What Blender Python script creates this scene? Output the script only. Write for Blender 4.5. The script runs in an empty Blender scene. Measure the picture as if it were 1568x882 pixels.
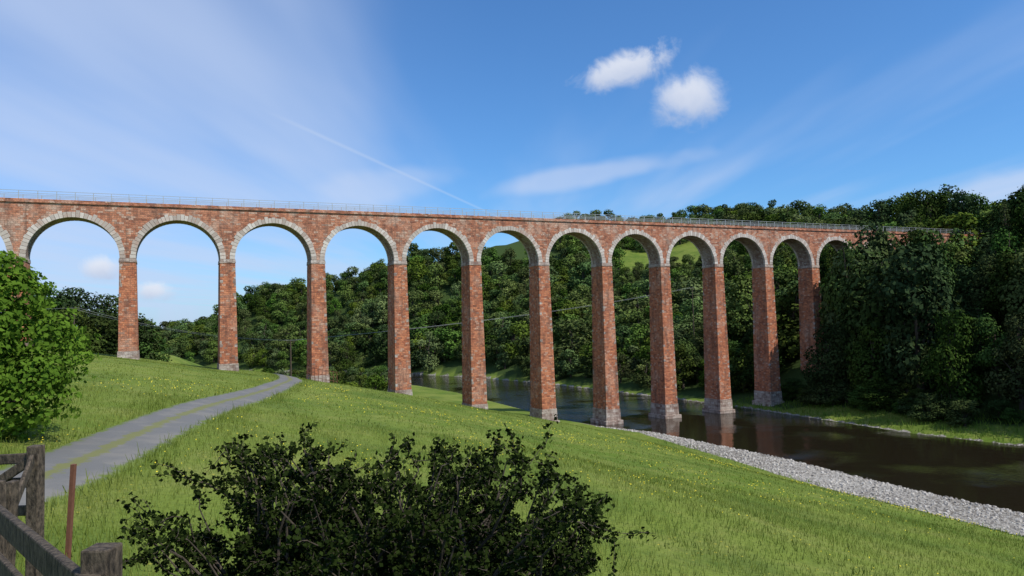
import bpy, math, random
import numpy as np
from mathutils import Matrix, Vector
rng=np.random.default_rng(7); random.seed(7)
S=bpy.context.scene
S.view_settings.view_transform='Standard'; S.view_settings.look='None'; S.view_settings.exposure=0

# ------------------------------------------------------------ helpers
def link(o,parent=None):
    S.collection.objects.link(o)
    if parent: o.parent=parent
    return o
def empty(name,loc=(0,0,0)):
    e=bpy.data.objects.new(name,None); e.location=loc; e.empty_display_size=.5
    return link(e)
class MB:
    def __init__(s): s.v=[];s.f=[];s.m=[];s.c=[];s.n=0
    def add(s,v,f,m=0,c=None):
        v=np.asarray(v,float).reshape(-1,3); f=np.asarray(f,int).reshape(-1,4)
        s.v.append(v); s.f.append(f+s.n); s.m.append(np.full(len(f),m)); s.n+=len(v)
        if c is None: c=np.full(len(v),.5)
        s.c.append(np.broadcast_to(c,(len(v),)))
    def box(s,x0,x1,y0,y1,z0,z1,m=0,c=.5):
        s.hexa([(x0,y0,z0),(x1,y0,z0),(x1,y1,z0),(x0,y1,z0),(x0,y0,z1),(x1,y0,z1),(x1,y1,z1),(x0,y1,z1)],m,c)
    def hexa(s,v,m=0,c=.5):
        s.add(v,[(0,3,2,1),(4,5,6,7),(0,1,5,4),(1,2,6,5),(2,3,7,6),(3,0,4,7)],m,c)
    def tube(s,P,R,m=0,n=6,c=.5):
        P=np.asarray(P,float); R=np.broadcast_to(np.asarray(R,float),(len(P),))
        T=np.gradient(P,axis=0); T/=np.linalg.norm(T,axis=1)[:,None]+1e-9
        ref=np.where(np.abs(T[:,2:3])<.9,np.array([[0,0,1.]]),np.array([[1.,0,0]]))
        A=np.cross(T,ref); A/=np.linalg.norm(A,axis=1)[:,None]+1e-9; B=np.cross(T,A)
        a=np.arange(n)*2*np.pi/n
        V=P[:,None]+R[:,None,None]*(np.cos(a)[None,:,None]*A[:,None]+np.sin(a)[None,:,None]*B[:,None])
        F=[(i*n+j,i*n+(j+1)%n,(i+1)*n+(j+1)%n,(i+1)*n+j) for i in range(len(P)-1) for j in range(n)]
        s.add(V.reshape(-1,3),F,m,c)
    def beam(s,a,b,w,h,m=0,c=.5):
        a=Vector(a);b=Vector(b);d=(b-a).normalized();up=Vector((0,0,1)) if abs(d.z)<.9 else Vector((1,0,0))
        x=d.cross(up).normalized()*w/2; y=x.cross(d).normalized()*h/2
        s.hexa([a-x-y,a+x-y,b+x-y,b-x-y,a-x+y,a+x+y,b+x+y,b-x+y],m,c)
    def leaves(s,C,N,size,m=0,asp=.6,c=None):
        C=np.asarray(C);n=len(C)
        N=N/(np.linalg.norm(N,axis=1)[:,None]+1e-9)
        r=rng.normal(size=(n,3)); A=np.cross(N,r);A/=np.linalg.norm(A,axis=1)[:,None]+1e-9;B=np.cross(N,A)
        sz=np.broadcast_to(np.asarray(size),(n,))[:,None]
        V=np.stack([C-A*sz*.5,C+B*sz*.5*asp+A*sz*.08,C+A*sz*.5,C-B*sz*.5*asp+A*sz*.08],1)
        if c is None: c=rng.random(n)
        s.add(V.reshape(-1,3),np.arange(n*4).reshape(-1,4),m,np.repeat(c,4))
    def mesh(s,name,mats,smooth=False):
        V=np.concatenate(s.v);F=np.concatenate(s.f);M=np.concatenate(s.m);C=np.concatenate(s.c)
        me=bpy.data.meshes.new(name)
        me.vertices.add(len(V));me.vertices.foreach_set('co',V.astype(np.float32).ravel())
        me.loops.add(len(F)*4);me.loops.foreach_set('vertex_index',F.astype(np.int32).ravel())
        me.polygons.add(len(F));me.polygons.foreach_set('loop_start',(np.arange(len(F))*4).astype(np.int32))
        me.polygons.foreach_set('loop_total',np.full(len(F),4,np.int32))
        for m in mats: me.materials.append(m)
        me.polygons.foreach_set('material_index',M.astype(np.int32))
        me.polygons.foreach_set('use_smooth',np.full(len(F),smooth))
        a=me.attributes.new('var','FLOAT','POINT');a.data.foreach_set('value',C.astype(np.float32))
        me.update(calc_edges=True);return me
    def obj(s,name,mats,parent=None,smooth=False):
        return link(bpy.data.objects.new(name,s.mesh(name,mats,smooth)),parent)

class NT:
    def __init__(s,nt): s.t=nt; nt.nodes.clear()
    def n(s,typ,inp={},**kw):
        nd=s.t.nodes.new(typ)
        for k,v in kw.items(): setattr(nd,k,v)
        for k,v in inp.items():
            if isinstance(v,bpy.types.NodeSocket): s.t.links.new(v,nd.inputs[k])
            else: nd.inputs[k].default_value=v
        return nd
    def m(s,op,a,b=0.,c=0.,clamp=False):
        return s.n('ShaderNodeMath',{0:a,1:b,2:c},operation=op,use_clamp=clamp).outputs[0]
    def ss(s,x,a,b):
        return s.n('ShaderNodeMapRange',{'Value':x,'From Min':a,'From Max':b},interpolation_type='SMOOTHSTEP').outputs[0]
    def mix(s,f,a,b,mode='MIX'):
        nd=s.t.nodes.new('ShaderNodeMix');nd.data_type='RGBA';nd.blend_type=mode;nd.clamp_factor=True
        for i,v in ((0,f),(6,a),(7,b)):
            if isinstance(v,bpy.types.NodeSocket): s.t.links.new(v,nd.inputs[i])
            else: nd.inputs[i].default_value=(v if i==0 else (*v,1) if len(v)==3 else v)
        return nd.outputs[2]
    def noise(s,vec,scale,detail=4,rough=.55,dist=0):
        i={'Scale':scale,'Detail':detail,'Roughness':rough,'Distortion':dist}
        if vec is not None: i['Vector']=vec
        return s.n('ShaderNodeTexNoise',i).outputs[0]
    def xyz(s,v): return s.n('ShaderNodeSeparateXYZ',{0:v}).outputs
    def comb(s,x,y,z=0.): return s.n('ShaderNodeCombineXYZ',{0:x,1:y,2:z}).outputs[0]
def mat(name):
    m=bpy.data.materials.new(name);m.use_nodes=True;return m,NT(m.node_tree)
def finish(t,col,rough=.9,bump=None,bs=.3,bd=.1,spec=.3,metal=0.):
    i={'Base Color':col,'Roughness':rough,'Specular IOR Level':spec,'Metallic':metal}
    if bump is not None: i['Normal']=t.n('ShaderNodeBump',{'Height':bump,'Strength':bs,'Distance':bd}).outputs[0]
    b=t.n('ShaderNodeBsdfPrincipled',i); t.n('ShaderNodeOutputMaterial',{0:b.outputs[0]})

# ------------------------------------------------------------ materials
def leafmat(name,dark,light,scale=.35,trans=.28,objvar=True):
    m,t=mat(name)
    var=t.n('ShaderNodeAttribute',attribute_name='var').outputs['Fac']
    if objvar: f=var
    else:
        tc=t.n('ShaderNodeTexCoord').outputs['Object'];nz=t.noise(tc,scale,2)
        f=t.m('ADD',t.m('MULTIPLY',t.ss(nz,.35,.65),.5),t.m('MULTIPLY',var,.5))
    c=t.mix(f,dark,light)
    if objvar:
        r=t.n('ShaderNodeObjectInfo').outputs['Random']
        hs=t.n('ShaderNodeHueSaturation',{'Hue':t.m('ADD',.466,t.m('MULTIPLY',r,.055)),'Saturation':t.m('ADD',.75,t.m('MULTIPLY',t.m('FRACT',t.m('MULTIPLY',r,7.3)),.3)),
             'Value':t.m('ADD',.48,t.m('MULTIPLY',t.m('FRACT',t.m('MULTIPLY',r,13.7)),.9)),'Color':c}); c=hs.outputs[0]
    sh=t.n('ShaderNodeBsdfDiffuse',{'Color':c})
    if trans>0:
        tr=t.n('ShaderNodeBsdfTranslucent',{'Color':c})
        sh=t.n('ShaderNodeMixShader',{0:trans,1:sh.outputs[0],2:tr.outputs[0]})
    t.n('ShaderNodeOutputMaterial',{0:sh.outputs[0]});return m
M_leaf=leafmat('foliage',(.028,.058,.010),(.118,.185,.032),trans=0)
M_leafdark=leafmat('foliage_dark',(.017,.038,.010),(.072,.118,.024),trans=0)
M_leafbright=leafmat('foliage_bright',(.05,.105,.012),(.16,.27,.032),1.2,.35,False)
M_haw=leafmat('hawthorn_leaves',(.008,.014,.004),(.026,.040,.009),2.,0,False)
M_blade=leafmat('grass_blades',(.10,.145,.022),(.235,.27,.06),.12,.3,False)
M_bank=leafmat('bank_grass',(.08,.15,.02),(.17,.26,.045),.3,.3,False)
m,t=mat('buttercups');finish(t,(.75,.6,.03,1),.6);M_flower=m
m,t=mat('bark');tc=t.n('ShaderNodeTexCoord').outputs['Object'];nz=t.noise(tc,8)
finish(t,t.mix(nz,(.03,.024,.018),(.10,.08,.06)),.9,nz,.5,.03);M_bark=m

def stone(name,c1,c2,c3,mortar,rowh=.33,bw=.7,stain=.5,pale=.6,blockp=.84):
    m,t=mat(name); tc=t.n('ShaderNodeTexCoord').outputs['Object']; x,y,z=t.xyz(tc)
    dz=t.m('MULTIPLY',t.m('SUBTRACT',t.noise(tc,1.1,4,.65),.5),.34)
    xx=t.m('ADD',t.m('ADD',x,y),dz);zz=t.m('ADD',z,dz)
    br=t.n('ShaderNodeTexBrick',{'Vector':t.comb(xx,zz),'Color1':(0,0,0,1),'Color2':(1,1,1,1),'Mortar':(.5,.5,.5,1),'Scale':1.,'Mortar Size':.022,'Mortar Smooth':.3,'Bias':0.,'Brick Width':bw,'Row Height':rowh},offset=.5)
    g=t.n('ShaderNodeRGBToBW',{0:br.outputs[0]}).outputs[0]
    col=t.mix(g,c1,c2)
    row=t.m('FLOOR',t.m('DIVIDE',zz,rowh));hs=t.m('MULTIPLY',t.m('FRACT',t.m('MULTIPLY',row,.5)),bw)
    wn=t.n('ShaderNodeTexWhiteNoise',{'Vector':t.comb(t.m('FLOOR',t.m('DIVIDE',t.m('ADD',xx,hs),bw*1.0)),row)},noise_dimensions='2D').outputs[0]
    wn2=t.m('FRACT',t.m('MULTIPLY',wn,17.3))
    col=t.mix(t.m('MULTIPLY',t.m('GREATER_THAN',wn,blockp),.65),col,c3)
    col=t.mix(t.m('MULTIPLY',t.m('GREATER_THAN',wn2,.80),.5),col,(.13,.055,.042))
    big=t.noise(tc,.28,5,.7); col=t.mix(t.m('MULTIPLY',t.ss(big,.48,.66),pale),col,c3)
    big2=t.noise(t.comb(t.m('MULTIPLY',x,1.6),t.m('MULTIPLY',y,1.6),t.m('MULTIPLY',z,.22)),.6,5,.75)
    col=t.mix(t.m('MULTIPLY',t.ss(big2,.46,.66),stain),col,(.12,.065,.048))
    col=t.mix(t.m('MULTIPLY',br.outputs[1],.5),col,mortar)
    col=t.mix(t.m('MULTIPLY',t.ss(t.noise(tc,4,4,.7),.4,.75),.5),col,(.12,.075,.06))
    h=t.m('ADD',t.m('MULTIPLY',br.outputs[1],-.7),t.m('ADD',t.noise(tc,5,3),t.m('MULTIPLY',wn,.5)))
    finish(t,col,.92,h,.8,.08,.1);return m
M_red=stone('red_sandstone',(.35,.125,.07),(.57,.25,.145),(.58,.43,.33),(.34,.24,.18),.31,.62,.6,.6,.86)
M_redp=stone('pier_sandstone',(.37,.115,.058),(.61,.235,.115),(.56,.37,.27),(.33,.2,.14),.31,.58,.6,.42,.88)
M_grey=stone('footing_stone',(.30,.22,.18),(.46,.38,.32),(.56,.5,.44),(.2,.17,.14),.45,.9,.5,.5)
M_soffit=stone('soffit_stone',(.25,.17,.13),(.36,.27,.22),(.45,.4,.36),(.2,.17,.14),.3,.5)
m,t=mat('voussoir_stone');tc=t.n('ShaderNodeTexCoord').outputs['Object'];var=t.n('ShaderNodeAttribute',attribute_name='var').outputs['Fac']
c=t.mix(var,(.36,.29,.24),(.68,.62,.55));c=t.mix(t.m('MULTIPLY',t.ss(t.noise(tc,.5,4),.5,.7),.45),c,(.44,.23,.15))
c=t.mix(t.m('MULTIPLY',t.noise(tc,4,4),.4),c,(.15,.11,.09));finish(t,c,.9,t.noise(tc,5),.6,.05);M_vous=m
m,t=mat('galvanised_rail');finish(t,(.36,.37,.36,1),.5,metal=.3);M_rail=m
m,t=mat('weathered_wood');tc=t.n('ShaderNodeTexCoord').outputs['Object'];x,y,z=t.xyz(tc)
nz=t.noise(t.comb(t.m('MULTIPLY',x,6.),t.m('MULTIPLY',y,6.),t.m('MULTIPLY',z,3.)),4,6,.7)
finish(t,t.mix(t.ss(nz,.3,.7),(.014,.011,.008),(.13,.10,.07)),.85,nz,.8,.02);M_wood=m
m,t=mat('rusty_iron');tc=t.n('ShaderNodeTexCoord').outputs['Object']
finish(t,t.mix(t.noise(tc,14),(.09,.035,.02),(.20,.085,.05)),.85);M_rust=m
m,t=mat('river_stones');var=t.n('ShaderNodeAttribute',attribute_name='var').outputs['Fac']
finish(t,t.mix(var,(.20,.18,.155),(.54,.50,.44)),.85);M_peb=m

# terrain
m,t=mat('field_ground');tc=t.n('ShaderNodeTexCoord').outputs['Object']
gr=t.n('ShaderNodeAttribute',attribute_name='gravel').outputs['Fac'];fo=t.n('ShaderNodeAttribute',attribute_name='forest').outputs['Fac']
n1=t.noise(tc,.035,4,.6);n2=t.noise(tc,.35,5,.7);n3=t.noise(tc,3.5,5,.75);n4=t.noise(tc,.1,4,.65)
c=t.mix(t.ss(n1,.35,.65),(.105,.162,.020),(.165,.21,.035))
c=t.mix(t.m('MULTIPLY',t.ss(n2,.4,.7),.65),c,(.215,.225,.06))
c=t.mix(t.m('MULTIPLY',t.ss(n4,.46,.66),.65),c,(.07,.12,.018))
c=t.mix(t.m('MULTIPLY',t.ss(n3,.42,.75),.55),c,(.05,.085,.015))
vor=t.n('ShaderNodeTexVoronoi',{'Vector':tc,'Scale':3.});fl=t.m('MULTIPLY',t.m('LESS_THAN',vor.outputs[0],.14),t.ss(n2,.5,.6))
c=t.mix(t.m('MULTIPLY',fl,.7),c,(.55,.45,.05))
v2=t.n('ShaderNodeTexVoronoi',{'Vector':tc,'Scale':3.2});pc=t.mix(t.n('ShaderNodeRGBToBW',{0:v2.outputs[1]}).outputs[0],(.22,.2,.17),(.50,.47,.42))
pc=t.mix(t.ss(v2.outputs[0],.3,.6),pc,(.12,.105,.085));pc=t.mix(t.m('MULTIPLY',t.ss(n1,.45,.65),.3),pc,(.55,.52,.47))
gf=t.ss(t.m('ADD',gr,t.m('MULTIPLY',t.m('SUBTRACT',n2,.5),.9)),.4,.6)
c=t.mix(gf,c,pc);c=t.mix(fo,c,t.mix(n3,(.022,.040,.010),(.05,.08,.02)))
finish(t,c,.95,t.m('ADD',n3,t.m('MULTIPLY',v2.outputs[0],gf)),.6,.15,.1);M_ground=m
m,t=mat('road_asphalt');uv=t.n('ShaderNodeAttribute',attribute_name='var').outputs['Fac'];tc=t.n('ShaderNodeTexCoord').outputs['Object']
c=t.mix(t.noise(tc,25,4,.8),(.09,.09,.088),(.20,.195,.185));c=t.mix(t.m('MULTIPLY',t.ss(t.noise(tc,.6,4),.45,.65),.45),c,(.23,.21,.18))
a=t.m('ABSOLUTE',t.m('SUBTRACT',uv,.5));w=t.m('MULTIPLY',t.m('SUBTRACT',t.noise(tc,1.6,5,.75),.5),.36)
mid=t.ss(t.m('ADD',a,w),.09,.03);edge=t.ss(t.m('ADD',a,w),.35,.44)
c=t.mix(t.m('MULTIPLY',mid,.8),c,(.16,.165,.045));c=t.mix(edge,c,(.12,.16,.03))
finish(t,c,.9,t.noise(tc,30),.4,.02,.2);M_road=m
m,t=mat('river_water');tc=t.n('ShaderNodeTexCoord').outputs['Object'];x,y,z=t.xyz(tc)
rf=t.ss(t.m('ADD',t.noise(tc,.05,3),t.m('MULTIPLY',t.ss(y,125,170),.16)),.50,.68)
h=t.m('ADD',t.m('MULTIPLY',t.noise(tc,1.9,4,.6),t.m('ADD',.22,t.m('MULTIPLY',rf,2.8))),t.m('MULTIPLY',t.noise(tc,.35,3),.9))
finish(t,(.016,.012,.007,1),.04,h,.22,.22,.55);M_water=m

# ------------------------------------------------------------ terrain function
Npl=np.array([(90,-60),(72,10),(60,50),(50.5,74),(45.4,85),(42,94),(38,106),(32,118.6),(24.7,134),(17,142),(8.5,158),(-17,222),(-32,251),(-60,290),(-100,320),(-200,360),(-700,420)],float)
Fpl=np.array([(122,-60),(104,10),(92,50),(84,80),(75,110),(66,125),(58.6,145),(50,168),(36,196),(15,237),(-10,275),(-40,310),(-100,350),(-200,395),(-700,460)],float)
Rpl=np.array([(-9.5,-30),(-10,-8),(-11,6),(-13.8,22.6),(-16.6,34.8),(-20.2,55),(-28,94),(-37,122),(-45,140)],float)
def sdist(X,Y,pl):
    best=np.full(X.shape,1e9);sg=np.ones(X.shape)
    for a,b in zip(pl[:-1],pl[1:]):
        d=b-a;L2=d@d
        tt=np.clip(((X-a[0])*d[0]+(Y-a[1])*d[1])/L2,0,1)
        D=np.hypot(X-a[0]-tt*d[0],Y-a[1]-tt*d[1]);cr=d[0]*(Y-a[1])-d[1]*(X-a[0])
        u=D<best-1e-9;best=np.where(u,D,best);sg=np.where(u,np.sign(cr),sg)
    return best*sg
def smst(x): x=np.clip(x,0,1);return x*x*(3-2*x)
def ground(X,Y,info=False):
    X=np.asarray(X,float);Y=np.asarray(Y,float)
    dN=sdist(X,Y,Npl);dF=-sdist(X,Y,Fpl)
    near=np.interp(dN,[0,2,9,12,14.5,28.5,42.5,56.5,70.5,84.5,110,160],[0,.35,.8,1.35,2,5.9,9.1,12.5,14.9,17.3,19.8,22])
    q=(X+58.1)*-.424+(Y-112.7)*.9055
    drop=.34*np.clip(q-9,0,80)*smst((X+125)/50)
    near=np.where(dN>0,np.maximum(near-drop,np.minimum(near,1.3)),near)
    near=near+2.3*np.exp(-((X+3)**2+(Y-2)**2)/128.)
    near=near+np.clip(dN/25,0,1)*(.16*np.sin(X*.11+1)*np.sin(Y*.09)+.08*np.sin(X*.31+Y*.17))
    H=np.interp(X,[-400,-230,-188,-168,-144,-120,-92,-47,20,60,100,156,200,280,350,700],[10,14,18,35,38,40,44,56,75,89,90,84,70,60,58,56])
    R=np.interp(X,[-200,-50,0,40,85],[60,90,140,210,270])
    cen=H*np.clip(dF/R,0,1)**1.1
    rt=np.interp(dF,[0,6,12,22,38,60,100,200,400],[0,.9,2.,9,20,27,37,48,57])
    wR=smst((X-25)/30)*(1-smst((Y-190-np.maximum(0,X-90)*1.6)/60))
    far=cen*(1-wR)+rt*wR
    bed=-np.clip(np.minimum(-dN,-dF)*.35,0,1.5)
    z=np.where(dN>=0,near,np.where(dF>=0,far,bed))
    if info: return z,dN,dF,q
    return z
def axis(lo,hi,step,ends,g=1.12):
    a=list(np.arange(lo,hi+.01,step));s=step;v=a[-1]
    while v<ends[1]: s*=g;v+=s;a.append(v)
    s=step;v=a[0];b=[]
    while v>ends[0]: s*=g;v-=s;b.append(v)
    return np.array(b[::-1]+a)
gx=axis(-75,95,1.,(-3000,3000));gy=axis(-12,175,1.,(-1500,4500),1.05)
GX,GY=np.meshgrid(gx,gy);GZ,dN,dF,q=ground(GX,GY,True)
rd=np.abs(sdist(GX,GY,Rpl));GZ=GZ-.14*(1-smst((rd-1.2)/.9))
ny,nx=GX.shape
mb=MB();I=np.arange(ny*nx).reshape(ny,nx)
mb.add(np.stack([GX,GY,GZ],-1).reshape(-1,3),np.stack([I[:-1,:-1],I[:-1,1:],I[1:,1:],I[1:,:-1]],-1).reshape(-1,4))
g=mb.obj('ground',[M_ground],smooth=True)
wG=np.interp(GY,[60,70,84,102,125,142,160],[14,14,11.5,10,5.5,1.5,0.])
grav=np.clip(.5+(wG-dN)/2.5,0,1)*(dF<0)
grav=np.where((dF>0)&(dF<1.2),.6,grav);grav=np.where((dN<0)&(dF<0),.8,grav)
def fieldpatch(X,Y): return (X>58)&(X<116)&(Y>385)&(Y<447)
def is_forest(X,Y,dN,dF,q):
    return (dF>np.where((Y<158)&(X>50),9.,3.))&~fieldpatch(X,Y)
forest=(is_forest(GX,GY,dN,dF,q)).astype(float)
for nm,a in (('gravel',grav),('forest',forest)):
    at=g.data.attributes.new(nm,'FLOAT','POINT');at.data.foreach_set('value',a.ravel().astype(np.float32))
# road
def resample(pl,step):
    seg=np.hypot(*np.diff(pl,axis=0).T);s=np.r_[0,np.cumsum(seg)];u=np.arange(0,s[-1],step)
    P=np.stack([np.interp(u,s,pl[:,0]),np.interp(u,s,pl[:,1])],1)
    k=np.ones(15)/15
    Pp=np.pad(P,((7,7),(0,0)),mode='edge');return np.stack([np.convolve(Pp[:,i],k,'valid') for i in (0,1)],1)
RP=resample(Rpl,.7);T=np.gradient(RP,axis=0);T/=np.linalg.norm(T,axis=1)[:,None];Nn=np.stack([-T[:,1],T[:,0]],1)
off=np.array([-1.75,-1.5,-.8,0,.8,1.5,1.75]);dzr=np.array([-.12,-.01,.015,.03,.015,-.01,-.12])
P=RP[:,None]+Nn[:,None]*off[None,:,None];Z=ground(P[...,0],P[...,1])+dzr
n=len(RP);I=np.arange(n*7).reshape(n,7);mb=MB()
mb.add(np.concatenate([P,Z[...,None]],-1).reshape(-1,3),np.stack([I[:-1,:-1],I[1:,:-1],I[1:,1:],I[:-1,1:]],-1).reshape(-1,4),0,np.tile((off+1.75)/3.5,n))
mb.obj('farm_road',[M_road],smooth=True)
# river
mb=MB();xs=np.linspace(-800,140,60);ys=np.linspace(-60,470,40);A,B=np.meshgrid(xs,ys);I=np.arange(A.size).reshape(A.shape)
mb.add(np.stack([A,B,np.zeros_like(A)],-1).reshape(-1,3),np.stack([I[:-1,:-1],I[:-1,1:],I[1:,1:],I[1:,:-1]],-1).reshape(-1,4))
mb.obj('river',[M_water],smooth=True)

# ------------------------------------------------------------ viaduct (local: x along, y depth (+ away), z up)
L=14.0;K0,K1=-4,15;ZS=31.5;ZT=39.35;RR=5.95;TH=2.0
via=empty('railway_viaduct')
ang=math.atan2(.424,.9055);via.matrix_world=Matrix.Translation((-58.1,112.7,0))@Matrix.Rotation(ang,4,'Z')
def vw(s,t_=0): return (-58.1+.9055*s-.424*t_,112.7+.424*s+.9055*t_)
mb=MB();NA=28
mb_s=MB();mb_v=MB()
for k in range(K0,K1+1):
    s=k*L
    for sd in (-1,1):
        y=sd*TH;mb.add([(s-L/2+RR,y,ZS),(s+L/2-RR,y,ZS),(s+L/2-RR,y,ZT),(s-L/2+RR,y,ZT)],[(0,1,2,3)])
    if k==K1: break
    c=s+L/2;th=np.linspace(0,math.pi,NA+1);xs_=c-RR*np.cos(th);zz=ZS+RR*np.sin(th)
    for sd in (-1,1):
        y=sd*TH;V=np.concatenate([np.stack([xs_,np.full(NA+1,y),zz],1),np.stack([xs_,np.full(NA+1,y),np.full(NA+1,ZT)],1)])
        mb.add(V,[(i,i+1,NA+2+i,NA+1+i) for i in range(NA)])
    V=np.concatenate([np.stack([xs_,np.full(NA+1,-TH),zz],1),np.stack([xs_,np.full(NA+1,TH),zz],1)])
    mb_s.add(V,[(i,i+1,NA+2+i,NA+1+i) for i in range(NA)])
    nv=37
    for sd in (-1,1):
        for i in range(nv):
            a0=math.pi*i/nv+.004;a1=math.pi*(i+1)/nv-.004;ri=RR-.03;ro=RR+.76+random.choice([0,.0,.12,.25,-.08])
            if i<4 or i>=nv-4: ro=RR+min(ro-RR,.78)
            yo=sd*(TH+.04+random.random()*.04);yi=sd*(TH-.45)
            pts=[]
            for yy in (yo,yi):
                for (r,a) in ((ri,a0),(ro,a0),(ro,a1),(ri,a1)): pts.append((c-r*math.cos(a),yy,ZS+r*math.sin(a)))
            mb_v.hexa(pts,0,.15+.85*random.random())
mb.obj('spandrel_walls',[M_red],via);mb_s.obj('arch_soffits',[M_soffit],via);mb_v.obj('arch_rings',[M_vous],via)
mb=MB();mf=MB()
def prism(b,s,z0,z1,w0,w1,t0,t1,m=0):
    b.hexa([(s-w0,-t0,z0),(s+w0,-t0,z0),(s+w0,t0,z0),(s-w0,t0,z0),(s-w1,-t1,z1),(s+w1,-t1,z1),(s+w1,t1,z1),(s-w1,t1,z1)],m)
for k in range(K0,K1+1):
    s=k*L;x,y=vw(s);gz=float(ground(x,y))
    gz=max(min(gz,30),-.8)
    hw=L/2-RR
    wz=lambda z:(hw+.05+(ZS-z)*.0135,TH+.03+(ZS-z)*.014)
    prism(mf,s,ZS-.6,ZS-.02,hw+.15,hw+.09,TH+.12,TH+.07)
    fb=max(gz,0)+(2.9 if gz<2.5 else 1.1)
    if k>=10: fb=gz
    w0,t0=wz(fb);w1,t1=wz(ZS-.6);prism(mb,s,fb,ZS-.6,w0,w1,t0,t1)
    zq=fb+.1;i=0
    while zq<ZS-1.2:                      # corner quoins, slightly proud of the rubble
        w,t_=wz(zq+.5);ql=.42 if i%2 else .26
        for sx in (-1,1):
            for sy in (-1,1):
                x0=s+sx*(w+.02);x1=s+sx*(w-ql);y0=sy*(t_+.02);y1=sy*(t_-.68+ql)
                mb_q=mf if random.random()<.14 else mb
                mb_q.box(min(x0,x1),max(x0,x1),min(y0,y1),max(y0,y1),zq,zq+.47)
        zq+=.5;i+=1
    if k<10:
        w1,t1=wz(fb);w0,t0=wz(gz-1.5)
        prism(mf,s,gz-2.5,fb-.002,w0+.22,w1+.10,t0+.22,t1+.10)
        if gz<2.5: prism(mf,s,gz-2.6,max(gz,0)+.7,w0+.5,w0+.42,t0+.5,t0+.42)
mb.obj('piers',[M_redp],via);mf.obj('pier_footings_and_imposts',[M_grey],via)
s0,s1=K0*L-30,K1*L+8
mb=MB()
mb.box(s0,s1,-TH-.18,TH+.18,ZT,ZT+.22);mb.box(s0,s1,-TH-.05,-TH+.4,ZT+.22,ZT+.55);mb.box(s0,s1,TH-.4,TH+.05,ZT+.22,ZT+.55)
mb.box(s0,K0*L-1.4,-TH,TH,10,ZT);mb.box(K1*L+1.4,s1,-TH,TH,15,ZT)
mb.obj('string_course_and_parapet',[M_red],via)
mb=MB()
for y in (-TH+.15,TH-.15):
    for s in np.arange(s0,s1,2.33): mb.box(s-.04,s+.04,y-.04,y+.04,ZT+.5,ZT+1.75)
    for z in (ZT+.95,ZT+1.35,ZT+1.72): mb.box(s0,s1,y-.025,y+.025,z-.03,z+.03)
mb.obj('railing',[M_rail],via)
# cage round pier at the road
mb=MB()
for a in np.linspace(-2.4,2.4,9):
    px,py=vw(2*L+a,-3.9);g_=float(ground(px,py));mb.beam((px,py,g_-.3),(px,py,g_+2.1),.07,.07)
for h in (.5,1.2,2.0):
    a=vw(2*L-2.4,-3.9);b=vw(2*L+2.4,-3.9);mb.beam((*a,float(ground(*a))+h),(*b,float(ground(*b))+h),.06,.06)
mb.obj('iron_railing_fence',[M_rust])

# ------------------------------------------------------------ trees
def make_tree(name,seed,H,R,nleaf,ls,leaf,kind='broad',base=.18,nl=18):
    r=np.random.default_rng(seed);mb=MB();cen=[];rad=[]
    for i in range(nl):
        if kind=='broad':
            a=r.random()*2*np.pi;h=r.random();rr=R*.70*np.sqrt(r.random())*(1-.5*abs(2*h-.7))
            cz=H*(base+.14+(1-base-.26)*h);lr=R*(.20+.26*r.random())*(1-.25*h)
        elif kind=='cone':
            a=r.random()*2*np.pi;h=(i+.5)/nl;rr=R*.6*(1-h)*r.random();cz=H*(base+(1-base-.06)*h);lr=R*(.62*(1-h)+.13)
        cen.append((rr*np.cos(a),rr*np.sin(a),cz));rad.append(lr)
    cen=np.array(cen);rad=np.array(rad);w=rad**2/np.sum(rad**2)
    idx=r.choice(nl,nleaf,p=w);d=r.normal(size=(nleaf,3));d/=np.linalg.norm(d,axis=1)[:,None]
    sq=np.array([1,1,.8 if kind=='broad' else .55])
    bump=1+.2*np.sin(d[:,0]*7+idx)*np.sin(d[:,1]*6+idx*2)+.16*np.sin(d[:,2]*11+idx)
    C=cen[idx]+d*sq*(rad[idx]*bump*(1.06-.36*r.random(nleaf)**1.5))[:,None]
    keep=np.ones(nleaf,bool)
    for j in range(nl):
        D=np.linalg.norm((C-cen[j])/sq,axis=1)/rad[j];keep&=~((D<.68)&(idx!=j))
    C=C[keep];d=d[keep];Nn=d+r.normal(size=d.shape)*.5+np.array([0,0,.35])
    cv=np.clip(.5*r.random(len(C))+.5*((idx[keep]*.618)%1),0,1)
    mb.leaves(C,Nn,ls*(.6+.8*r.random(len(C))),0,.7,cv)
    tr=H*.022+.05
    mb.tube([(0,0,-1.5),(0,0,H*.2),(.1*R,0,H*.5),(0,.05*R,H*.85)],[tr*1.3,tr,tr*.6,tr*.15],1,7)
    for j in range(0,nl,2):
        c=cen[j];z0=max(H*.12,c[2]-H*.25-rad[j]*.3);mb.tube([(0,0,z0),(c[0]*.5,c[1]*.5,(z0+c[2])/2+.02*H),tuple(c)],[tr*.5,tr*.32,tr*.1],1,5)
    return mb.mesh(name,[leaf,M_bark])
far=[make_tree('woodland_tree',10+i,12,5.4+.6*(i%3),2300,.66,M_leaf,nl=16,base=.0) for i in range(6)]
mid=[make_tree('bank_tree',30+i,18,6.3+.6*(i%3),6500,.60,M_leafdark,nl=26,base=.0) for i in range(5)]
conif=make_tree('bank_conifer',50,22,5.5,6000,.55,M_leafdark,'cone',.03,22)
def inst(me,name,par,x,y,z,h,h0,sxy=1.):
    o=bpy.data.objects.new(name,me);o.location=(x,y,z-.3);s=h/h0;o.scale=(s*sxy,s*sxy*random.uniform(.85,1.1),s);o.rotation_euler=(random.uniform(-.06,.06),random.uniform(-.06,.06),random.random()*6.28);link(o,par)
wood=empty('woodland')
cnt=0
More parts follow.
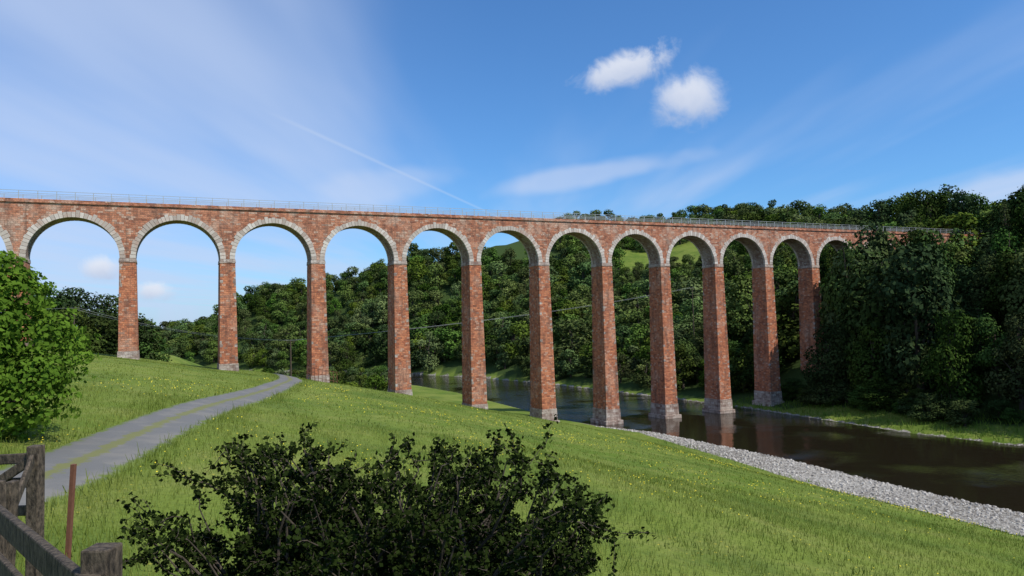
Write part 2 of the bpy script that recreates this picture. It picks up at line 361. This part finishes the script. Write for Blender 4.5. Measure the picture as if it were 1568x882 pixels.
xs=np.arange(-330,400,7.9);ys=np.arange(185,520,7.9);A,B=np.meshgrid(xs,ys);A=A+rng.uniform(-3.6,3.6,A.shape);B=B+rng.uniform(-3.6,3.6,B.shape)
Z,dn,df,q=ground(A,B,True);ok=is_forest(A,B,dn,df,q)&(A/B<.72)&(A/B>-.85)&(df<320)
for x,y,z,d in zip(A[ok],B[ok],Z[ok],df[ok]):
    if d>110 and x<30: continue
    if y>475 and x>30 : h=random.uniform(9,14)
    else: h=random.choice([random.uniform(7,10),random.uniform(9,17)])
    if 40<x<130 and 300<y<390: h*=.7
    if x<-40 and y<330: h*=.8
    if x<-70: h=min(h,12.5)
    inst(random.choice(far),'woodland_tree_%d'%cnt,wood,x,y,z,h,12,random.uniform(.95,1.4));cnt+=1
# scrub behind the crest on the near side
xs=np.arange(-80,10,6.);ys=np.arange(150,300,7.);A,B=np.meshgrid(xs,ys);A=A+rng.uniform(-2.5,2.5,A.shape);B=B+rng.uniform(-2.5,2.5,B.shape)
Z,dn,df,q=ground(A,B,True);ok=(dn>4)&(q>42)&(A<-30)
for x,y,z in zip(A[ok],B[ok],Z[ok]):
    if random.random()<.5: inst(random.choice(far),'scrub_%d'%cnt,wood,x,y,z,random.uniform(4,8),12,1.2);cnt+=1
# left hedgerow trees
for u,Y,zt in [(-.70,190,37),(-.66,200,35),(-.63,195,35.5),(-.6,205,33.5),(-.575,200,34),(-.55,205,32),(-.53,210,30),(-.51,212,27.5),(-.495,215,25.5),(-.75,190,38),(-.8,185,37),(-.86,190,38),(-.64,175,30),(-.59,180,28),(-.55,185,26)]:
    x=u*Y;z=float(ground(x,Y));inst(random.choice(mid),'hedgerow_tree_%d'%cnt,wood,x,Y,z,max(5,zt-z+.3),18,1.25);cnt+=1
bank=empty('riverbank_trees')
xs=np.arange(50,240,7.);ys=np.arange(60,236,7.);A,B=np.meshgrid(xs,ys);A=A+rng.uniform(-2.6,2.6,A.shape);B=B+rng.uniform(-2.6,2.6,B.shape)
Z,dn,df,q=ground(A,B,True);cnt2=0
for x,y,z,d,qq in zip(A.ravel(),B.ravel(),Z.ravel(),df.ravel(),q.ravel()):
    if d<(10.5 if y<155 else 6): continue
    if x/y>1.0 or d>95: continue
    if -6<qq<5.5 and x<150: continue
    u=x/y
    if qq<0:
        if u<.435: cap=np.interp(u,[.34,.38,.415,.435],[9,13,20,28])
        elif u<.66: cap=20.3+y*np.interp(u,[.435,.45,.475,.49,.505,.52,.535,.555,.57,.585,.635,.66],[.10,.132,.132,.118,.094,.094,.118,.118,.088,.066,.064,.12])
        else: cap=20.3+y*np.interp(u,[.66,.67,.7],[.13,.16,.19])
        h=min(random.uniform(17,32) if y>135 else random.uniform(13,24),cap-z-random.choice([0,1,2,6]))
    else:
        h=random.uniform(13,20)
        if u>.45: h=random.uniform(17,25)
        if u<.42: h=random.uniform(7,11)
    if h<2.5: continue
    if random.random()<.12 and h<14 and u<.6: continue
    cf=random.random()<.14 and h>12
    inst(conif if cf else random.choice(mid),'bank_tree_%d'%cnt2,bank,x,y,z,h,22 if cf else 18,min(1.5,max(.8,15/h)));cnt2+=1
# tall trees in front of the last arches
for u,Y,ey in [(.462,156,.122),(.478,163,.134),(.447,160,.10),(.492,158,.122),(.543,160,.118),(.556,157,.12),(.69,160,.165)]:
    x=u*Y;z=float(ground(x,Y));zt=20.3+ey*Y;inst(random.choice(mid),'bank_tree_%d'%cnt2,bank,x,Y,z,zt-z,18,min(1.,12/(zt-z)+.25));cnt2+=1
# low bushes spilling to the bank
for i in range(60):
    Y=random.uniform(80,168);x=float(np.interp(Y,[80,110,125,145,168],[84,75,66,58.6,50]))+random.uniform(8,14)
    z=float(ground(x,Y));inst(random.choice(mid),'bank_shrub_%d'%cnt2,bank,x,Y,z,random.uniform(2.5,6.5),18,1.9);cnt2+=1
print('TREES',cnt,cnt2)
# left roadside tree
me=make_tree('roadside_tree',77,7.9,3.2,32000,.18,M_leafbright,nl=40,base=-.05)
o=bpy.data.objects.new('roadside_tree',me);o.location=(-19.3,27,float(ground(-19.3,27))-.3);o.scale=(1.08,1.08,1.06);link(o)
# unseen tree beside the viewpoint, added to cast shade on the hawthorn
me=make_tree('shade_tree',78,15,4.8,12000,.36,M_leaf,nl=20,base=.25)
o=bpy.data.objects.new('shade_tree',me);o.location=(8.4,-1.2,float(ground(8.4,-1.2)));link(o)

# ------------------------------------------------------------ hawthorn
mb=MB();base=np.array([-1.15,6.3,float(ground(-1.15,6.3))])
px=[-2.97,-2.6,-2.18,-1.86,-1.39,-.97,-.65,-.34,.14,.4,.87];pz=[18.65,18.95,19.28,19.29,19.1,19.12,19.24,19.08,19.18,18.85,18.6]
LC=[];LN=[]
def twig(p,d,l,r,lv,dens=95):
    P=[p];n=5
    for i in range(n): d=d+rng.normal(size=3)*.24;d/=np.linalg.norm(d);P.append(P[-1]+d*l/n)
    mb.tube(P,np.linspace(r,r*.3,n+1),1,4)
    P=np.array(P)
    if lv>0:
        for i in range(1,n+1):
            dd=d+rng.normal(size=3)*.8;dd/=np.linalg.norm(dd);twig(P[i],dd,l*rng.uniform(.3,.6),r*.55,lv-1,dens)
    k=int(l*dens);u=np.sort(rng.random(k))*n;u=np.round(u*1.6)/1.6;i=u.astype(int).clip(0,n-1);f=(u-i)[:,None]
    LC.append(P[i]*(1-f)+P[i+1]*f+rng.normal(size=(k,3))*.02);LN.append(rng.normal(size=(k,3))+np.array([0,0,.6]))
for i in range(145):
    tx=rng.uniform(-2.9,.8);top=np.interp(tx,px,pz);outer=i<55
    ty=6.3+rng.uniform(-1.2,1.5);tz=top-(0.04 if outer else rng.uniform(.2,1.0))-.10*abs(ty-6.0)
    tgt=np.array([tx*(ty/6.0 if ty<6 else 1),ty,tz]);b=base+np.array([rng.uniform(-.8,.7),rng.uniform(-.4,.4),0])
    n=9;u=np.linspace(0,1,n)[:,None];mid_=(b+tgt)/2+np.array([(tx+1.15)*.22,0,rng.uniform(-.1,.3)])
    P=(1-u)**2*b+2*u*(1-u)*mid_+u**2*tgt+rng.normal(size=(n,3))*.03
    mb.tube(P,np.linspace(.03,.005,n),1,5)
    for j in range(3,n):
        for _ in range(2 if j<7 else 1):
            d=(P[j]-P[j-1]);d/=np.linalg.norm(d);d=d*.4+rng.normal(size=3)*np.array([.75,.55,.3])+np.array([(tx+1.15)*.15,0,.02]);d/=np.linalg.norm(d)
            twig(P[j],d,rng.uniform(.14,.36),.006,1)
for a,b in [((.2,6,18.72),(.92,6,18.66)),((-.7,6,18.95),(-.63,6,19.40)),((-2,6,19.1),(-2.25,6,19.42)),((0.,6,18.9),(.2,6,19.36)),((-1.7,6,19.1),(-1.5,6.1,19.4)),((-2.5,6,18.6),(-3.0,6,18.6)),((-.3,6,18.7),(.45,6,18.95)),((.1,6,18.5),(.6,6,18.5)),((-1.2,6,18.9),(-1.1,6,19.32)),((-2.2,6,18.9),(-2.7,6,19.15)),((-.2,6,18.9),(-.35,6,19.3))]:
    a=np.array(a);b=np.array(b);d=b-a;l=np.linalg.norm(d);twig(a,d/l,l,.008,1)
C=np.concatenate(LC);mb.leaves(C,np.concatenate(LN),rng.uniform(.03,.055,len(C)),0,.75)
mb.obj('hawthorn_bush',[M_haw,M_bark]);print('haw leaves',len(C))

# ------------------------------------------------------------ grass, flowers, stones
def blades(name,n,xr,yr,hh,ww,matl,cond,density_pow=1.,lean=.35):
    X=rng.uniform(*xr,n);Y=yr[0]+(yr[1]-yr[0])*rng.random(n)**density_pow
    Z,dn,df,q=ground(X,Y,True);ok=cond(X,Y,dn,df,q);X,Y,Z=X[ok],Y[ok],Z[ok];n=len(X)
    a=rng.random(n)*2*np.pi;h=rng.uniform(*hh,n)*(.7+.6*np.sin(X*.7+Y*.3)**2);w=rng.uniform(*ww,n)
    dx=np.cos(a)*w/2;dy=np.sin(a)*w/2;lx=rng.normal(size=n)*h*lean;ly=rng.normal(size=n)*h*lean
    b=Z-.06
    V=np.stack([np.stack([X-dx,Y-dy,b],1),np.stack([X+dx,Y+dy,b],1),np.stack([X+dx*.25+lx,Y+dy*.25+ly,Z+h],1),np.stack([X-dx*.25+lx,Y-dy*.25+ly,Z+h],1)],1)
    mb=MB();mb.add(V.reshape(-1,3),np.arange(4*n).reshape(-1,4),0,np.repeat(rng.random(n),4));mb.obj(name,[matl])
offroad=lambda X,Y:np.abs(sdist(X,Y,Rpl))>1.5
infr=lambda X,Y:(np.abs(X)/np.maximum(Y,1)<.85)
blades('meadow_grass',150000,(-30,32),(7,48),(.05,.22),(.014,.034),M_blade,lambda X,Y,dn,df,q:offroad(X,Y)&infr(X,Y)&(dn>15),1.35)
blades('field_grass',70000,(-75,45),(45,135),(.05,.15),(.04,.10),M_blade,lambda X,Y,dn,df,q:offroad(X,Y)&infr(X,Y)&(dn>np.interp(Y,[60,84,102,125,145],[15,12,10.5,6,3]))&(q<8))
n_w=lambda X,Y:np.sin(X*.55+1.3)*np.sin(Y*.37+X*.2)
blades('seed_head_grass',16000,(-28,34),(9,60),(.3,.55),(.012,.022),M_bank,lambda X,Y,dn,df,q:offroad(X,Y)&infr(X,Y)&(dn>17)&(n_w(X,Y)>.35),1.2)
blades('verge_grass',26000,(-50,-6),(6,100),(.15,.42),(.02,.045),M_blade,lambda X,Y,dn,df,q:(np.abs(np.abs(sdist(X,Y,Rpl))-2.15)<.8))
blades('riverbank_grass',45000,(45,140),(60,175),(.25,.9),(.06,.18),M_bank,lambda X,Y,dn,df,q:(df>.3)&(df<14))
blades('gravel_bar_weeds',5000,(15,60),(55,140),(.2,.6),(.06,.14),M_bank,lambda X,Y,dn,df,q:(np.abs(dn-np.interp(Y,[60,70,84,102,125,145],[14.5,14.5,12,10.5,6,3]))<1.6)&(np.sin(X*1.1+Y*.6)>0))
# buttercups
n=9000;X=rng.uniform(-30,45,n);Y=rng.uniform(9,90,n);Z,dn,df,q=ground(X,Y,True);ok=offroad(X,Y)&(dn>16)&(np.sin(X*.23+1)*np.sin(Y*.19+X*.1)>.0)
C=np.stack([X,Y,Z+.17],1)[ok];mb=MB();mb.leaves(C,rng.normal(size=C.shape)*.4+np.array([0,0,1.]),.038+C[:,1]*.0008,0,1.);mb.obj('buttercup_flowers',[M_flower])
# stones on the bar
n=24000;X=rng.uniform(15,62,n);Y=rng.uniform(50,142,n);Z,dn,df,q=ground(X,Y,True)
ok=(dn>-.8)&(dn<np.interp(Y,[60,70,84,102,125,145],[14,14,11.5,10,5.5,1.5]));X,Y,Z=X[ok],Y[ok],Z[ok];n=len(X)
r=.04+.13*rng.random(n)**3+.02;J=rng.uniform(.7,1.3,(n,8,3))
cube=np.array([(-1,-1,-.6),(1,-1,-.6),(1,1,-.6),(-1,1,-.6),(-.6,-.6,.6),(.6,-.6,.6),(.6,.6,.6),(-.6,.6,.6)])
a=rng.random(n)*6.28;V=cube[None]*J*r[:,None,None];ca,sa=np.cos(a)[:,None],np.sin(a)[:,None]
V=np.stack([V[...,0]*ca-V[...,1]*sa,V[...,0]*sa+V[...,1]*ca,V[...,2]],-1)+np.stack([X,Y,Z+r*.2],1)[:,None]
F=np.array([(4,5,6,7),(0,1,5,4),(1,2,6,5),(2,3,7,6),(3,0,4,7)])[None]+np.arange(n)[:,None,None]*8
mb=MB();mb.add(V.reshape(-1,3),F.reshape(-1,4),0,np.repeat(rng.random(n),8));mb.obj('gravel_stones',[M_peb])

# ------------------------------------------------------------ fence
gz=lambda x,y:float(ground(x,y))
mb=MB()
def post(x,y,top,w=.15,d=.14,lean=.02):
    z=gz(x,y);mb.beam((x,y,z-.5),(x+lean,y,top),w,d)
post(-2.42,4.35,19.08,.17,.16);post(-1.2,2.6,19.1,.16,.16)
post(-5.2,8.1,19.12,.13,.13);post(-4.75,6.9,18.98,.12,.12,-.03);post(-5.0,7.3,18.9,.14,.07,.1)
post(-8.6,8.6,18.85,.15,.15);post(-5.45,8.5,18.85,.11,.11)
mb.beam((-2.40,4.2,18.86),(-4.9,6.95,18.74),.06,.19);mb.beam((-2.40,4.2,18.5),(-4.9,6.95,18.36),.05,.15);mb.beam((-2.42,4.3,18.86),(-1.2,2.5,18.92),.06,.18)
mb.beam((-4.82,6.95,18.3),(-5.15,8.0,19.0),.04,.11)
for h in (18.98,18.72,18.42,18.1): mb.beam((-5.2,8.15,h),(-8.6,8.65,h-.15),.045,.11)
mb.beam((-5.25,8.08,18.95),(-6.9,8.3,17.95),.04,.10);mb.beam((-8.5,8.55,18.8),(-6.9,8.3,17.95),.04,.10)
o=mb.obj('wooden_fence',[M_wood]);bv=o.modifiers.new('b','BEVEL');bv.width=.012;bv.segments=2
mb=MB();mb.beam((-7.25,12.1,gz(-7.25,12.1)-.3),(-7.13,12.1,18.22),.075,.06);mb.obj('iron_post',[M_rust])

# utility poles + wires
tops=[]
for (x,y,zt) in [(-128,136,29),(-76.5,130,25),(-40,134,18.2),(52,215,29)]:
    z=gz(x,y);mb=MB();mb.tube([(x,y,z-1),(x,y,zt)],[.17,.12],0,8);mb.beam((x-.7,y,zt-.3),(x+.7,y,zt-.3),.1,.1);mb.tube([(x-.6,y,zt-.25),(x-.6,y,zt)],[.06,.04],0,6);mb.tube([(x+.6,y,zt-.25),(x+.6,y,zt)],[.06,.04],0,6)
    mb.obj('utility_pole',[M_wood])
    tops.append(np.array((x,y,zt)))
m,t=mat('cable_aluminium');finish(t,(.2,.21,.21,1),.5);M_al=m
mb=MB()
for a,b in zip(tops[:-1],tops[1:]):
    for dx in (-.6,.6):
        u=np.linspace(0,1,16)[:,None];P=a*(1-u)+b*u;P[:,2]-=(4*u*(1-u)).ravel()*1.3;P[:,0]+=dx;mb.tube(P,.025,0,4)
mb.obj('overhead_wires',[M_al])

# ------------------------------------------------------------ sun & sky
sd=Vector((.85*.66,-.53*.66,.75)).normalized()
sun=bpy.data.lights.new('sun','SUN');sun.energy=4.8;sun.angle=math.radians(.5);sun.color=(1,.95,.86)
so=bpy.data.objects.new('sun',sun);so.rotation_euler=sd.to_track_quat('Z','Y').to_euler();so.location=(60,-30,80);link(so)
w=bpy.data.worlds.new('World');S.world=w;w.use_nodes=True;t=NT(w.node_tree)
sky=t.n('ShaderNodeTexSky',sky_type='NISHITA',sun_disc=False,sun_elevation=math.asin(sd.z),sun_rotation=math.atan2(sd.x,sd.y),altitude=100,air_density=1.,dust_density=.6,ozone_density=2.5)
D=t.n('ShaderNodeTexCoord').outputs['Generated'];x,y,z=t.xyz(D)
zc=t.m('MAXIMUM',z,.03);px_=t.m('DIVIDE',x,zc);py_=t.m('DIVIDE',y,zc)
yc=t.m('MAXIMUM',y,.05);u=t.m('DIVIDE',x,yc);v=t.m('DIVIDE',z,yc)
st=t.noise(t.comb(t.m('MULTIPLY',px_,.6),t.m('MULTIPLY',py_,.10)),1.3,4,.52)
left=t.ss(u,.02,-.62)
hz=t.ss(v,.34,.08)
cir=t.ss(t.m('ADD',st,t.m('ADD',t.m('MULTIPLY',left,.15),t.m('MULTIPLY',hz,.06))),.45,.82)
cir=t.m('MULTIPLY',cir,.62)
veil=t.m('MULTIPLY',left,t.m('ADD',.18,t.m('MULTIPLY',hz,.30)))
dxl=t.m('SUBTRACT',px_,t.m('ADD',-1.08,t.m('MULTIPLY',t.m('SUBTRACT',py_,3.46),.273)))
con=t.m('MULTIPLY',t.ss(t.m('ABSOLUTE',dxl),.035,.0),t.m('MULTIPLY',t.ss(py_,3.2,3.9),t.m('MULTIPLY',t.ss(py_,7.5,6.),.2)))
nzf=t.m('SUBTRACT',t.noise(t.comb(u,v,4.),22,5,.62,.4),.5)
nzs=t.m('SUBTRACT',t.noise(t.comb(t.m('MULTIPLY',u,.6),v,9.),10,3,.6),.5)
def cloud(u0,v0,a,b,tilt,amp,nz):
    du=t.m('SUBTRACT',u,u0);dv=t.m('SUBTRACT',t.m('SUBTRACT',v,v0),t.m('MULTIPLY',du,tilt))
    d=t.m('SQRT',t.m('ADD',t.m('POWER',t.m('DIVIDE',du,a),2.),t.m('POWER',t.m('DIVIDE',dv,b),2.)))
    return t.ss(t.m('ADD',d,t.m('MULTIPLY',nz,amp)),1.15,.30),t.ss(t.m('ADD',dv,t.m('MULTIPLY',nz,b)),-b,b*.8)
mA,sA=cloud(.163,.338,.068,.027,.28,1.9,nzf);mB,sB=cloud(.252,.298,.050,.043,.1,1.3,nzf)
mC,sC=cloud(-.555,.088,.03,.02,0,1.8,nzf);mE,sE=cloud(.10,.195,.16,.017,.14,1.8,nzs);mF,sF=cloud(-.48,.055,.03,.016,0,1.6,nzf)
mH,sH=cloud(-.16,.19,.12,.03,.1,1.8,nzs);mI,sI=cloud(.66,.16,.32,.030,.30,1.4,nzs)
col=t.mix(1.,sky.outputs[0],(.68,1.16,1.62),'MULTIPLY')
col=t.mix(veil,col,(5.4,6.4,9.0))
col=t.mix(cir,col,(5.6,6.7,9.0))
col=t.mix(con,col,(7.,7.8,9.))
for mm,k_ in ((mE,.42),(mH,.3),(mI,.5)): col=t.mix(t.m('MULTIPLY',mm,k_),col,(6.6,7.3,9.0))
for mm,s_ in ((mA,sA),(mB,sB),(mC,sC),(mF,sF)):
    col=t.mix(t.m('MULTIPLY',mm,.88),col,t.mix(s_,(5.0,5.8,7.6),(8.2,8.5,9.3)))
bg=t.n('ShaderNodeBackground',{0:col,1:.1});t.n('ShaderNodeOutputWorld',{0:bg.outputs[0]})

# ------------------------------------------------------------ camera
cam=bpy.data.cameras.new('camera');cam.sensor_width=36;cam.lens=26.2;cam.clip_end=9000;cam.clip_start=.05
co=bpy.data.objects.new('camera',cam);link(co)
co.matrix_world=Matrix.Translation((0,0,20.3))@Matrix.Rotation(math.radians(92.65),4,'X')@Matrix.Rotation(math.radians(-1.6),4,'Z')
S.camera=co
